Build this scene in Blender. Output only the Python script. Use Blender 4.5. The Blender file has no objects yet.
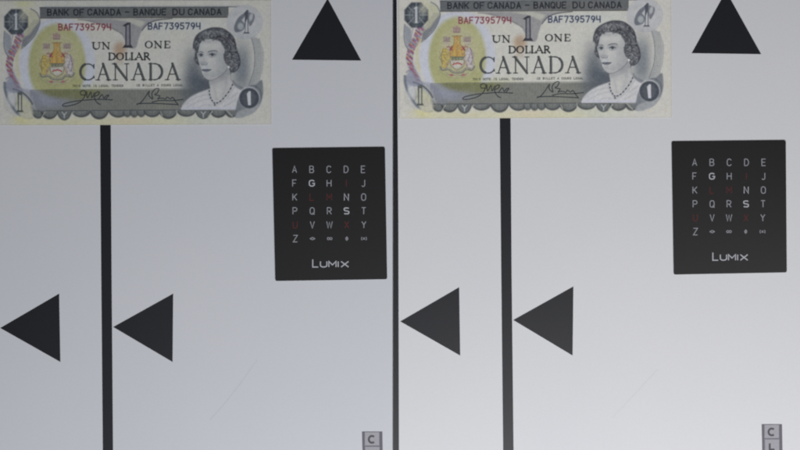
import bpy, math, random
import numpy as np
from mathutils import Vector

random.seed(7)
rng = np.random.RandomState(7)
S = 0.000564                       # metres in one unit of the layout drawing (800 x 450 units)

# ------------------------------------------------------------ camera, world, lamps
sc = bpy.context.scene
C = sc.collection
cam_d = bpy.data.cameras.new('camera')
cam = bpy.data.objects.new('camera', cam_d)
C.objects.link(cam)
CAM_H = 0.90
cam.location = (0, 0, CAM_H)
cam_d.sensor_width = 36.0
cam_d.lens = 36.0 * CAM_H / (800 * S)
cam_d.clip_start = 0.01
cam_d.clip_end = 20
cam_d.dof.use_dof = True
cam_d.dof.focus_distance = 0.884
cam_d.dof.aperture_fstop = 2.8
sc.camera = cam
sc.cycles.filter_width = 1.9
sc.cycles.max_bounces = 6

world = bpy.data.worlds.new('World')
sc.world = world
world.use_nodes = True
wb = world.node_tree.nodes['Background']
wb.inputs[0].default_value = (0.78, 0.86, 1.0, 1)
wb.inputs[1].default_value = 0.012


def area_lamp(name, loc, target, size, power, col):
    d = bpy.data.lights.new(name, 'AREA')
    d.shape = 'SQUARE'
    d.size = size
    d.energy = power
    d.color = col
    o = bpy.data.objects.new(name, d)
    C.objects.link(o)
    o.location = loc
    o.rotation_euler = (Vector(target) - Vector(loc)).to_track_quat('-Z', 'Y').to_euler()


area_lamp('window_light', (0.10, -0.60, 0.80), (0.05, -0.05, 0), 0.40, 7.4, (0.975, 0.985, 1.01))
area_lamp('desk_light', (0.50, -0.40, 0.80), (0.05, -0.05, 0), 0.40, 2.1, (1.03, 0.985, 0.985))

sc.view_settings.view_transform = 'Standard'
sc.view_settings.look = 'None'
sc.view_settings.gamma = 1
sc.view_settings.exposure = 0
sc.view_settings.use_curve_mapping = False


# ------------------------------------------------------------ small helpers
def W(px, py, z=0.0):
    return ((px - 400.0) * S, (225.0 - py) * S, z)


def lin(c):
    c = np.asarray(c, float) / 255.0
    return np.where(c <= 0.04045, c / 12.92, ((c + 0.055) / 1.055) ** 2.4)


def tag(o, label=None, cat=None, group=None, kind=None):
    for k, v in (('label', label), ('category', cat), ('group', group), ('kind', kind)):
        if v:
            o[k] = v
    return o


def empty(name, loc):
    o = bpy.data.objects.new(name, None)
    C.objects.link(o)
    o.location = loc
    o.empty_display_size = 0.01
    return o


def link(name, me, parent=None, mat=None):
    o = bpy.data.objects.new(name, me)
    C.objects.link(o)
    if mat is not None and not me.materials:
        me.materials.append(mat)
    if parent:
        o.parent = parent
    return o


class MB:
    """collects faces; coordinates in drawing units relative to an origin, z in metres"""

    def __init__(s, ox=0, oy=0):
        s.v, s.f, s.ox, s.oy, s.lift = [], [], ox, oy, 0.0

    def p(s, x, y, z):
        s.v.append(((x - s.ox) * S, -(y - s.oy) * S, z))
        return len(s.v) - 1

    def prism(s, pts, z0, z1, bevel=0.0):
        # pts given clockwise or anticlockwise on the drawing
        a = sum(pts[i][0] * pts[(i + 1) % len(pts)][1] - pts[(i + 1) % len(pts)][0] * pts[i][1]
                for i in range(len(pts)))
        if a > 0:
            pts = pts[::-1]
        n = len(pts)
        bot = [s.p(x, y, z0) for x, y in pts]
        if bevel:
            cx = sum(q[0] for q in pts) / n
            cy = sum(q[1] for q in pts) / n
            mid = [s.p(x, y, z1 - bevel * S) for x, y in pts]
            top = []
            for i in range(n):
                x0, y0 = pts[i - 1]; x1, y1 = pts[i]; x2, y2 = pts[(i + 1) % n]
                d1 = np.array([x1 - x0, y1 - y0]); d1 = d1 / np.linalg.norm(d1)
                d2 = np.array([x2 - x1, y2 - y1]); d2 = d2 / np.linalg.norm(d2)
                nn = np.array([d1[1] + d2[1], -(d1[0] + d2[0])])
                nn = nn / np.linalg.norm(nn)
                if nn[0] * (cx - x1) + nn[1] * (cy - y1) < 0:
                    nn = -nn
                top.append(s.p(x1 + nn[0] * bevel, y1 + nn[1] * bevel, z1))
            rings = [bot, mid, top]
        else:
            top = [s.p(x, y, z1) for x, y in pts]
            rings = [bot, top]
        for r0, r1 in zip(rings[:-1], rings[1:]):
            for i in range(n):
                j = (i + 1) % n
                s.f.append((r0[i], r0[j], r1[j], r1[i]))
        s.f.append(tuple(rings[-1]))
        s.f.append(tuple(reversed(bot)))

    def ribbon(s, pts, w, z):
        """flat printed stroke of width w along pts, each one a hair above the last"""
        z = z + s.lift
        s.lift += 0.000004
        P = []
        for q in pts:
            q = np.array(q, float)
            if not P or np.linalg.norm(q - P[-1]) > 0.02:
                P.append(q)
        closed = np.linalg.norm(P[0] - P[-1]) < 1e-6 and len(P) > 2
        if closed:
            P = P[:-1]
        n = len(P)
        L, R = [], []
        for i in range(n):
            a = P[(i - 1) % n] if (closed or i > 0) else None
            b = P[(i + 1) % n] if (closed or i < n - 1) else None
            d1 = (P[i] - a) / np.linalg.norm(P[i] - a) if a is not None else None
            d2 = (b - P[i]) / np.linalg.norm(b - P[i]) if b is not None else None
            if d1 is None: d1 = d2
            if d2 is None: d2 = d1
            t = d1 + d2
            if np.linalg.norm(t) < 1e-6: t = d1
            t = t / np.linalg.norm(t)
            nn = np.array([-t[1], t[0]])
            k = max(0.5, abs(nn @ np.array([-d1[1], d1[0]])))
            o = nn * (w / 2 / k)
            L.append(s.p(*(P[i] + o), z)); R.append(s.p(*(P[i] - o), z))
        m = n if closed else n - 1
        for i in range(m):
            j = (i + 1) % n
            s.f.append((L[i], L[j], R[j], R[i]))

    def build(s, name, mat, parent=None, smooth=False):
        me = bpy.data.meshes.new(name)
        me.from_pydata(s.v, [], s.f)
        me.update()
        return link(name, me, parent, mat)


# ------------------------------------------------------------ materials
def material(name, base, rough=0.6, spec=0.35, noise=0.0, nscale=300.0, bump=0.0, bscale=2500.0,
             mottle=None, coat=0.0):
    m = bpy.data.materials.new(name)
    m.use_nodes = True
    nt = m.node_tree
    b = nt.nodes['Principled BSDF']
    b.inputs['Roughness'].default_value = rough
    b.inputs['Specular IOR Level'].default_value = spec
    b.inputs['Base Color'].default_value = (*base, 1)
    tc = nt.nodes.new('ShaderNodeTexCoord')
    if noise:
        n1 = nt.nodes.new('ShaderNodeTexNoise')
        n1.inputs['Scale'].default_value = nscale
        n1.inputs['Detail'].default_value = 4
        nt.links.new(tc.outputs['Object'], n1.inputs['Vector'])
        mr = nt.nodes.new('ShaderNodeMapRange')
        mr.inputs['From Min'].default_value = 0.3
        mr.inputs['From Max'].default_value = 0.7
        mr.inputs['To Min'].default_value = 1 - noise
        mr.inputs['To Max'].default_value = 1 + noise
        nt.links.new(n1.outputs['Fac'], mr.inputs['Value'])
        vm = nt.nodes.new('ShaderNodeVectorMath')
        vm.operation = 'SCALE'
        vm.inputs[0].default_value = base
        nt.links.new(mr.outputs['Result'], vm.inputs['Scale'])
        last = vm.outputs['Vector']
        if mottle:
            n2 = nt.nodes.new('ShaderNodeTexNoise')
            n2.inputs['Scale'].default_value = mottle[0]
            n2.inputs['Detail'].default_value = 3
            nt.links.new(tc.outputs['Object'], n2.inputs['Vector'])
            mx = nt.nodes.new('ShaderNodeMix')
            mx.data_type = 'RGBA'
            mx.blend_type = 'MULTIPLY'
            mx.inputs['Factor'].default_value = 1
            cr = nt.nodes.new('ShaderNodeValToRGB')
            cr.color_ramp.elements[0].position = 0.35
            cr.color_ramp.elements[0].color = (*mottle[1], 1)
            cr.color_ramp.elements[1].position = 0.65
            cr.color_ramp.elements[1].color = (1, 1, 1, 1)
            nt.links.new(n2.outputs['Fac'], cr.inputs['Fac'])
            nt.links.new(last, mx.inputs[6])
            nt.links.new(cr.outputs['Color'], mx.inputs[7])
            last = mx.outputs[2]
        nt.links.new(last, b.inputs['Base Color'])
    if bump:
        n3 = nt.nodes.new('ShaderNodeTexNoise')
        n3.inputs['Scale'].default_value = bscale
        n3.inputs['Detail'].default_value = 3
        nt.links.new(tc.outputs['Object'], n3.inputs['Vector'])
        bp = nt.nodes.new('ShaderNodeBump')
        bp.inputs['Strength'].default_value = bump
        bp.inputs['Distance'].default_value = 0.0002
        nt.links.new(n3.outputs['Fac'], bp.inputs['Height'])
        nt.links.new(bp.outputs['Normal'], b.inputs['Normal'])
    return m


MOT = (9.0, (0.975, 0.98, 0.99))
M_board_dim = material('white_card_dimmed', (0.634, 0.652, 0.688), 0.40, 0.35, 0.012, 900, 0.12, 1400, MOT)  # same white card; the left side's dimmer exposure is put into its colour
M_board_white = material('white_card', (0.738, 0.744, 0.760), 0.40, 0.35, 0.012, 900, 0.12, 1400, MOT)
M_black = material('black_ink', (0.0125, 0.0135, 0.0175), 0.38, 0.55, 0.06, 1200, 0.10, 1800)
M_card = material('black_plastic', (0.0128, 0.0128, 0.0135), 0.36, 0.55, 0.05, 1600, 0.08, 2500)
M_cardink = material('grey_ink', (0.30, 0.31, 0.34), 0.5, 0.3)
M_cardbold = material('pale_ink', (0.46, 0.47, 0.51), 0.5, 0.3)
M_red = material('dark_red_ink', (0.10, 0.018, 0.018), 0.5, 0.3)
M_table = material('table_wood', (0.16, 0.10, 0.06), 0.5, 0.3, 0.25, 30, 0.2, 300)
M_strip = material('strip_grey', (0.37, 0.365, 0.40), 0.5, 0.35, 0.05, 900)
M_stripedge = material('strip_edge', (0.165, 0.16, 0.19), 0.5, 0.35, 0.05, 900)
M_striptick = material('strip_tick', (0.10, 0.095, 0.12), 0.5, 0.35)
M_stripink = material('strip_ink', (0.075, 0.072, 0.085), 0.5, 0.35)
M_scratch = material('scratch_grey', (0.53, 0.545, 0.575), 0.6, 0.3)
M_scratch_pale = material('scratch_pale', (0.65, 0.655, 0.67), 0.6, 0.3)
M_notepaper = material('note_paper', (0.60, 0.59, 0.52), 0.6, 0.3)


# ------------------------------------------------------------ stroke lettering (x right, y down, cap height 1)
def arc(cx, cy, rx, ry, a0, a1, n=10):
    return [(cx + rx * math.cos(math.radians(a0 + (a1 - a0) * i / n)),
             cy + ry * math.sin(math.radians(a0 + (a1 - a0) * i / n))) for i in range(n + 1)]


def sans(ch):
    w = 0.62
    r = w / 2
    G = {
        'A': [[(0, 1), (r, 0), (w, 1)], [(.12, .68), (w - .12, .68)]],
        'B': [[(0, 0), (0, 1)], [(0, 0), (.32, 0)] + arc(.32, .24, .24, .24, -90, 90, 6) + [(0, .48)],
              [(0, .48), (.34, .48)] + arc(.34, .74, .27, .26, -90, 90, 6) + [(0, 1)]],
        'C': [arc(r, .3, r, .3, -20, -180, 8) + arc(r, .7, r, .3, 180, 20, 8)],
        'D': [[(0, 0), (0, 1)], [(0, 0), (.25, 0)] + arc(.25, .5, .36, .5, -90, 90, 10) + [(0, 1)]],
        'E': [[(w - .05, 0), (0, 0), (0, 1), (w - .05, 1)], [(0, .48), (.48, .48)]],
        'F': [[(w - .05, 0), (0, 0), (0, 1)], [(0, .5), (.46, .5)]],
        'G': [arc(r, .3, r, .3, -25, -180, 8) + arc(r, .7, r, .3, 180, 10, 8) + [(w, .52), (.36, .52)]],
        'H': [[(0, 0), (0, 1)], [(w, 0), (w, 1)], [(0, .48), (w, .48)]],
        'I': [[(r, 0), (r, 1)]],
        'J': [[(w * .8, 0), (w * .8, .72)] + arc(.27, .72, .226, .28, 0, 150, 7)],
        'K': [[(0, 0), (0, 1)], [(w, 0), (.04, .6)], [(.2, .45), (w, 1)]],
        'L': [[(0, 0), (0, 1), (w - .06, 1)]],
        'M': [[(0, 1), (0, 0), (.36, .62), (.72, 0), (.72, 1)]],
        'N': [[(0, 1), (0, 0), (w, 1), (w, 0)]],
        'O': [arc(r, .3, r, .3, 0, -180, 8) + arc(r, .7, r, .3, 180, 0, 8) + [(w, .3)]],
        'P': [[(0, 1), (0, 0), (.32, 0)] + arc(.32, .27, .28, .27, -90, 90, 7) + [(0, .54)]],
        'Q': [arc(r, .3, r, .3, 0, -180, 8) + arc(r, .7, r, .3, 180, 0, 8) + [(w, .3)], [(.36, .75), (w + .04, 1.06)]],
        'R': [[(0, 1), (0, 0), (.32, 0)] + arc(.32, .27, .27, .27, -90, 90, 7) + [(0, .54)], [(.3, .54), (w, 1)]],
        'S': [[(.58, .08), (.48, 0), (.14, 0), (.03, .1), (.03, .36), (.14, .47), (.48, .53), (.59, .64), (.59, .9), (.48, 1), (.12, 1), (.02, .92)]],
        'T': [[(0, 0), (w, 0)], [(r, 0), (r, 1)]],
        'U': [[(0, 0), (0, .7)] + arc(r, .7, r, .3, 180, 0, 8) + [(w, 0)]],
        'V': [[(0, 0), (r, 1), (w, 0)]],
        'W': [[(0, 0), (.2, 1), (.42, .1), (.64, 1), (.84, 0)]],
        'X': [[(0, 0), (w, 1)], [(w, 0), (0, 1)]],
        'Y': [[(0, 0), (r, .5), (w, 0)], [(r, .5), (r, 1)]],
        'Z': [[(0, 0), (w, 0), (0, 1), (w, 1)]],
        '7': [[(0, 0), (w, 0), (.22, 1)]],
        '3': [[(.02, 0), (.56, 0), (.28, .4)] + arc(.28, .7, .3, .3, -90, 150, 9)],
        '9': [arc(r, .3, .28, .3, 0, 360, 12), [(.59, .3), (.56, .6), (.3, 1)]],
        '5': [[(.54, 0), (.08, 0), (.05, .44)] + arc(.27, .7, .31, .3, -110, 145, 9)],
        '4': [[(.02, 0), (.02, .58), (w, .58)], [(w - .02, 0), (w - .02, 1)]],
        '-': [[(0, .5), (.6, .5)]],
    }
    return G.get(ch, [])


def place_strokes(strokes, x, y, h, sx=None):
    sx = h if sx is None else sx
    return [[(x + a * sx, y + b * h) for a, b in st] for st in strokes]


def text_line(txt, x0, x1, y, h):
    """strokes of txt in sans capitals spread evenly from x0 to x1, top at y"""
    n = len(txt)
    pitch = (x1 - x0 + 0.0) / (n - 0.33)
    out = []
    for i, ch in enumerate(txt):
        wch = pitch * 0.67
        for st in place_strokes(sans(ch), x0 + i * pitch, y, h, wch / 0.62):
            out.append(st)
    return out


# serif capitals: list of (points, weight) with weight 1 = thick stem, 0 = hairline; width 1, height 1
def serif(ch):
    def sf(x, y, half=.13):
        return ([(x - half, y), (x + half, y)], 0)
    G = {
        'A': [([(.5, 0), (.12, 1)], .1), ([(.47, 0), (.86, 1)], 1), ([(.25, .66), (.72, .66)], 0), sf(.1, 1), sf(.87, 1, .15)],
        'C': [(arc(.55, .5, .45, .5, -40, -100, 6), .1), (arc(.52, .5, .45, .5, -110, -250, 12), 1),
              (arc(.55, .5, .45, .5, 100, 40, 6), .1), ([(.92, .04), (.92, .27)], .1), ([(.92, .75), (.93, .88)], 0)],
        'N': [([(.14, 0), (.14, 1)], .1), ([(.1, 0), (.87, 1)], 1), ([(.87, 0), (.87, 1)], .1), sf(.08, 0), sf(.14, 1), sf(.87, 0)],
        'D': [([(.16, 0), (.16, 1)], 1), ([(.1, 0), (.42, 0)], 0), (arc(.42, .5, .52, .5, -90, -50, 4), .2),
              (arc(.42, .5, .52, .5, -50, 50, 8), 1), (arc(.42, .5, .52, .5, 50, 90, 4), .2), ([(.03, 1), (.42, 1)], 0), ([(.03, 0), (.2, 0)], 0)],
        'U': [([(.17, 0), (.17, .65)] + arc(.5, .65, .33, .35, 180, 90, 6), 1), (arc(.5, .65, .33, .35, 90, 0, 6) + [(.83, 0)], .15), sf(.17, 0, .16), sf(.83, 0)],
        'O': [(arc(.5, .5, .44, .5, 215, 145, 8), 1), (arc(.5, .5, .44, .5, 145, 35, 8), .2), (arc(.5, .5, .44, .5, 35, -35, 8), 1), (arc(.5, .5, .44, .5, -35, -145, 8), .2)],
        'E': [([(.2, 0), (.2, 1)], 1), ([(.06, 0), (.85, 0), (.86, .2)], .1), ([(.2, .48), (.66, .48)], .1), ([(.06, 1), (.88, 1), (.9, .78)], .1)],
        'L': [([(.24, 0), (.24, 1)], 1), sf(.24, 0, .2), ([(.06, 1), (.9, 1), (.92, .76)], .1)],
        'R': [([(.17, 0), (.17, 1)], 1), ([(.04, 0), (.42, 0)], .1), (arc(.42, .26, .32, .26, -90, 90, 8), .8), ([(.2, .52), (.42, .52)], .1), ([(.42, .52), (.92, 1)], 1), sf(.17, 1, .15)],
    }
    return G[ch]


# ------------------------------------------------------------ the banknote's print, drawn on a fine grid
NX0, NX1, NY0, NY1 = 398.5, 671.0, -6.3, 118.3
K = 3.0
NW = int((NX1 - NX0) * K) + 1
NH = int((NY1 - NY0) * K) + 1
gx = np.linspace(NX0, NX1, NW)
gy = np.linspace(NY0, NY1, NH)
X, Y = np.meshgrid(gx, gy)
IMG = np.zeros((NH, NW, 3))


def window(x0, y0, x1, y1):
    i0 = max(0, int((y0 - NY0) * K) - 2); i1 = min(NH, int((y1 - NY0) * K) + 3)
    j0 = max(0, int((x0 - NX0) * K) - 2); j1 = min(NW, int((x1 - NX0) * K) + 3)
    return slice(i0, i1), slice(j0, j1)


def blend(sl, a, col):
    a = np.clip(a, 0, 1)[..., None]
    IMG[sl] = IMG[sl] * (1 - a) + np.asarray(col, float) * a


def smooth(d, soft):
    t = np.clip(0.5 - d / (2 * soft), 0, 1)
    return t * t * (3 - 2 * t)


def ell(cx, cy, rx, ry, col, op=1.0, soft=0.6, rot=0.0, clip=None):
    R = max(rx, ry) + soft * 2 + 1
    sl = window(cx - R, cy - R, cx + R, cy + R)
    x = X[sl] - cx; y = Y[sl] - cy
    c, s = math.cos(math.radians(rot)), math.sin(math.radians(rot))
    u = x * c + y * s; v = -x * s + y * c
    q = np.sqrt((u / rx) ** 2 + (v / ry) ** 2) + 1e-9
    d = (q - 1) * min(rx, ry)
    a = smooth(d, soft) * op
    if clip is not None:
        a = a * clip(X[sl], Y[sl])
    blend(sl, a, col)


def ring(cx, cy, rx, ry, w, col, op=1.0, soft=0.5, a0=None, a1=None):
    pts = arc(cx, cy, rx, ry, 0 if a0 is None else a0, 360 if a1 is None else a1, 40)
    line(pts, w, col, op, soft)


def segdist(x, y, pts):
    d = np.full(x.shape, 1e9)
    for (ax, ay), (bx, by) in zip(pts[:-1], pts[1:]):
        dx, dy = bx - ax, by - ay
        L = dx * dx + dy * dy + 1e-12
        t = np.clip(((x - ax) * dx + (y - ay) * dy) / L, 0, 1)
        d = np.minimum(d, np.hypot(x - ax - t * dx, y - ay - t * dy))
    return d


def line(pts, w, col, op=1.0, soft=0.45):
    xs = [p[0] for p in pts]; ys = [p[1] for p in pts]
    m = w + soft * 2 + 1
    sl = window(min(xs) - m, min(ys) - m, max(xs) + m, max(ys) + m)
    blend(sl, smooth(segdist(X[sl], Y[sl], pts) - w / 2, soft) * op, col)


def polymask(pts, soft=0.6):
    xs = [p[0] for p in pts]; ys = [p[1] for p in pts]
    m = soft * 2 + 2
    sl = window(min(xs) - m, min(ys) - m, max(xs) + m, max(ys) + m)
    x, y = X[sl], Y[sl]
    ins = np.zeros(x.shape, bool)
    n = len(pts)
    for i in range(n):
        (x1, y1), (x2, y2) = pts[i], pts[(i + 1) % n]
        if y1 == y2: continue
        c = ((y1 > y) != (y2 > y)) & (x < (x2 - x1) * (y - y1) / (y2 - y1) + x1)
        ins ^= c
    d = segdist(x, y, list(pts) + [pts[0]])
    return sl, smooth(np.where(ins, -d, d), soft)


def poly(pts, col, op=1.0, soft=0.6):
    sl, a = polymask(pts, soft)
    blend(sl, a * op, col)


def spline(pts, n=8):
    out = []
    P = [pts[0]] + list(pts) + [pts[-1]]
    for i in range(1, len(P) - 2):
        p0, p1, p2, p3 = [np.array(q, float) for q in P[i - 1:i + 3]]
        for k in range(n):
            t = k / n
            out.append(tuple(0.5 * (2 * p1 + (p2 - p0) * t + (2 * p0 - 5 * p1 + 4 * p2 - p3) * t * t +
                                    (3 * p1 - p0 - 3 * p2 + p3) * t ** 3)))
    out.append(tuple(pts[-1]))
    return out


def vnoise(fx, fy, seed):
    r = np.random.RandomState(seed)
    g = r.rand(int(130 * fy) + 4, int(280 * fx) + 4)
    u = (X - NX0) * fx; v = (Y - NY0) * fy
    i = np.floor(v).astype(int); j = np.floor(u).astype(int)
    a = v - i; b = u - j
    a = a * a * (3 - 2 * a); b = b * b * (3 - 2 * b)
    return (g[i, j] * (1 - a) * (1 - b) + g[i + 1, j] * a * (1 - b) + g[i, j + 1] * (1 - a) * b + g[i + 1, j + 1] * a * b)


# paper and tints
IMG[:] = (194, 193, 186)
blend(np.s_[:, :], 0.55 * smooth(np.abs(X - 545) - 60, 40) * smooth(np.abs(Y - 50) - 36, 8), (196, 197, 190))
blend(np.s_[:, :], 0.75 * np.exp(-((Y - 115) / 5.0) ** 2) * smooth(np.abs(X - 500) - 85, 18), (200, 197, 160))
blend(np.s_[:, :], 0.45 * np.exp(-((Y - 114) / 4.0) ** 2 - ((X - 528) / 15.0) ** 2), (206, 188, 160))
blend(np.s_[:, :], 0.8 * np.exp(-((X - 424) / 9.0) ** 2 - ((Y + 3) / 3.5) ** 2), (200, 198, 140))
blend(np.s_[:, :], 0.8 * np.exp(-((X - 422) / 9.0) ** 2 - ((Y - 112) / 5) ** 2), (204, 200, 140))
blend(np.s_[:, :], 0.35 * np.exp(-((X - 590) / 40.0) ** 2 - ((Y - 18) / 7) ** 2), (182, 196, 196))
blend(np.s_[:, :], 0.35 * np.exp(-((X - 470) / 60.0) ** 2 - ((Y + 4) / 3) ** 2), (172, 184, 172))
blend(np.s_[:, :], 0.5 * np.exp(-((X - 600) / 30.0) ** 2 - ((Y - 113) / 5) ** 2), (190, 198, 176))
blend(np.s_[:, :], 0.12 * vnoise(.12, .12, 3), (200, 190, 150))
# pale blue halo and yellow oval with the arms
ell(457, 57, 38, 45, (188, 193, 206), 0.95, 3.0)
ell(457, 58, 28.5, 41, (168, 169, 118), 1.0, 2.6)
ell(462, 50, 20, 24, (188, 186, 148), 0.6, 10)
ell(487, 86, 26, 7, (176, 182, 110), 0.35, 5)
line(spline([(440, 18), (446, 15), (455, 13), (470, 14), (480, 19)]), 2.4, (182, 186, 198), .8, 1.4)
# lower grey band
def band_mask(x0, x1, y0, y1, s=0.5):
    return smooth(np.abs(X - (x0 + x1) / 2) - (x1 - x0) / 2, s) * smooth(np.abs(Y - (y0 + y1) / 2) - (y1 - y0) / 2, s)


bm = band_mask(430, 618, 83, 104.2, 0.7)
blend(np.s_[:, :], bm, (126, 128, 122))
ol = smooth(np.sqrt(((X - 466) / 38) ** 2 + ((Y - 84) / 10.0) ** 2) * 10 - 9, 3) * bm
blend(np.s_[:, :], ol * .95, (126, 128, 86))
bl = np.exp(-((Y - (92 + (X - 440) * .12)) / 3.6) ** 2) * smooth(np.abs(X - 440) - 24, 10)
blend(np.s_[:, :], bl * bm * .7, (122, 127, 142))
blend(np.s_[:, :], bm * np.exp(-((X - 560) / 14.0) ** 2) * .25, (150, 150, 132))
blend(np.s_[:, :], bm * .35 * (0.5 + 0.5 * np.sin(Y * 2 * math.pi / 1.7)) * (0.6 + .4 * np.sin(X * 2.2)), (98, 101, 96))
ho = smooth((np.sqrt(((X - 457) / 40) ** 2 + ((Y - 58) / 44) ** 2) - 1) * 40, 3) * smooth((1 - np.sqrt(((X - 459) / 30) ** 2 + ((Y - 56) / 35) ** 2)) * 30, 3)
blend(np.s_[:, :], ho * bm * .75 * np.clip((478 - X) / 30, 0, 1), (146, 151, 168))
blend(np.s_[:, :], bm * np.exp(-((X - 430) / 5.0) ** 2) * .6, (150, 152, 156))
line([(432, 103.9), (637, 103.5)], 0.8, (70, 76, 84), .8)
line([(446, 82.6), (585, 82.2)], 0.6, (110, 112, 104), .6)
# top band
tm = band_mask(440, 628.5, 0.6, 11.5, 0.6)
blend(np.s_[:, :], tm, (97, 102, 106))
blend(np.s_[:, :], tm * np.exp(-((X - 570) / 60.0) ** 2) * .5, (112, 112, 108))
blend(np.s_[:, :], tm * .35 * (0.5 + 0.5 * np.sin(Y * 2 * math.pi / 1.5)), (126, 128, 128))
line([(440, 11.4), (628, 11)], .8, (92, 88, 80), .7)
line([(440, .6), (640, .6)], .9, (78, 86, 98), .8)
line([(445, -.6), (640, -.8)], .6, (150, 156, 160), .7)
# drape below the top band and the big numeral
poly(spline([(478, 12), (490, 15), (503, 18.5), (513, 23), (521, 27.5), (525, 34), (529, 41), (536, 41), (539, 31), (543, 23), (554, 15), (572, 12)], 6), (142, 142, 145), .85, 1.0)
poly([(513, 13), (530, 12), (546, 15), (541, 21), (528, 15)], (190, 190, 176), .75, 1.3)
line(spline([(572, 12), (556, 14), (547, 18), (542, 24)]), 1.1, (92, 94, 98), .8)
line(spline([(478, 13), (490, 14.5), (503, 18), (513, 22), (523, 28)]), .9, (110, 110, 112), .5)
ell(520, 42, 6, 6.5, (166, 132, 102), .65, 4)
ell(519, 50, 4, 7, (170, 138, 108), .4, 4)
one = [(522.5, 19), (527.2, 16), (530.4, 16), (530.6, 37.6), (533, 41.2), (522.3, 41.2), (525.2, 37.6), (525.4, 20.2)]
poly(one, (66, 66, 76), 1, .5)
poly([(526.6, 18.8), (529.2, 18), (529.4, 38.6), (526.3, 38.6)], (134, 134, 144), .95, .4)
# hatch arc at the right
for k in range(5):
    line(spline([(650 + k * 2.1, 29 + k), (654.5 + k * 2.0, 45), (654 + k * 2.0, 62), (650 + k * 2.0, 76), (646 + k * 2.4, 83)]), 1.7, (150, 155, 158), .6, .7)
for k in range(30):
    yy = 33 + k * 1.75
    xr = 660.5 - ((yy - 52) / 30) ** 2 * 3.5
    line([(xr - 6, yy), (xr + .6, yy)], .6, (118, 120, 126), .45, .35)
line(spline([(651, 29), (654.3, 45), (654, 62), (649, 78)]), .8, (112, 118, 122), .55)
# scalloped lower ornament
below = lambda x, y: smooth(104.3 - y, .4)
for cx, rx, by, rot in [(438, 7, 111.8, 0), (449, 9, 112.4, 12), (464, 7.5, 113.5, 0), (481, 10, 110.6, -14), (499, 9.5, 112.8, 0),
                        (518, 10, 111, 0), (527, 5, 110.6, 0), (534, 5, 111, 0), (541, 5, 110.6, 0), (552, 9, 110.8, 0),
                        (568, 9.5, 112.6, 10), (586, 10, 110.4, 10), (603, 8, 112.6, 0), (618, 9, 111.6, 0), (631, 7, 111.4, 10)]:
    ry = by - 103
    ell(cx, 103, rx, ry, (78, 82, 84), .95, .8, 0, below)
    ell(cx + rot * .05, 102.8, rx * .82, ry * .76, (128, 131, 128), .85, 1.2, 0, below)
    ring(cx, 103, rx * .62, ry * .55, .6, (92, 96, 98), .5, .4, 0, 180)
    for q in (-.5, 0, .5):
        line([(cx + q * rx, 104.6), (cx + q * rx * 1.15, 103 + ry * .72)], .6, (88, 92, 94), .5, .4)
for cx in (464, 603):
    ell(cx, 108, 4.4, 4.4, (104, 110, 112), .8, .8)
    line([(cx - 2.2, 105.5), (cx, 108), (cx, 111)], 1.0, (190, 192, 188), .8)
    line([(cx + 2.2, 105.5), (cx, 108)], 1.0, (190, 192, 188), .8)
for a, b in [((441, 111), (445, 105)), ((473, 105), (470, 110)), ((560, 105), (562, 109)), ((576.5, 104), (576.5, 111)), ((612, 105), (608, 110)), ((626, 104), (632, 110))]:
    line([a, b], 1.1, (176, 178, 170), .7)
# left scrolls
poly(spline([(421, 2), (430, 2.5), (437, 6), (440, 14), (438, 22), (433, 30), (426, 38), (421, 42), (419, 36), (424, 26), (428, 16), (425, 8), (421, 2)], 5), (184, 184, 158), .95, .8)
poly(spline([(440, 14), (438, 22), (433, 30), (426, 38), (421, 42), (420, 38), (424, 31), (430, 27), (435, 20), (440, 14)], 5), (118, 122, 132), .85, 1.4)
line(spline([(431, 2), (437, 6), (440, 14), (438, 22), (433, 31), (425, 39)]), 1.1, (96, 104, 116), .7, .7)
poly(spline([(405, 24), (404, 34), (405, 44), (409, 50), (414, 46), (411, 38), (411, 30), (405, 24)], 5), (140, 146, 158), .75, 1.1)
poly(spline([(413, 28), (412, 36), (414, 45), (420, 42), (422, 34), (419, 28), (413, 28)], 5), (192, 190, 186), .8, 1)
# rope
rope = spline([(421, 27), (418, 33), (416, 40), (412, 46), (410, 53), (409, 60), (411, 67), (414, 73), (417, 79), (419, 85)], 10)
line(rope, 6.5, (150, 152, 172), .85, .9)
rr = random.Random(11)
rc = [(158, 62, 84), (122, 116, 150), (176, 172, 178), (190, 182, 132), (98, 100, 146), (168, 84, 104), (184, 178, 190), (110, 104, 146), (196, 176, 104)]
for k in range(1, len(rope) - 1):
    x, y = rope[k]
    c_ = rc[(k // 2) % len(rc)]
    for q in (-1, 1):
        o = q * 1.5 + rr.uniform(-.4, .4)
        line([(x + o - 1.2, y + q * .8 - 1.2), (x + o + 1.2, y + q * .8 + 1.3)], 1.0, c_ if q > 0 else rc[(k // 2 + 3) % len(rc)], rr.uniform(.35, .75), .7)
for k in range(2, len(rope) - 2, 7):
    x, y = rope[k]
    line([(x - 2.6, y - 2.4), (x + 2.4, y + 2.6)], 1.1, (160, 58, 78), .5, .6)
line(spline([(420, 40), (417, 50), (417, 60), (419, 70)]), 3.0, (192, 188, 140), .55, 1.5)
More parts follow.
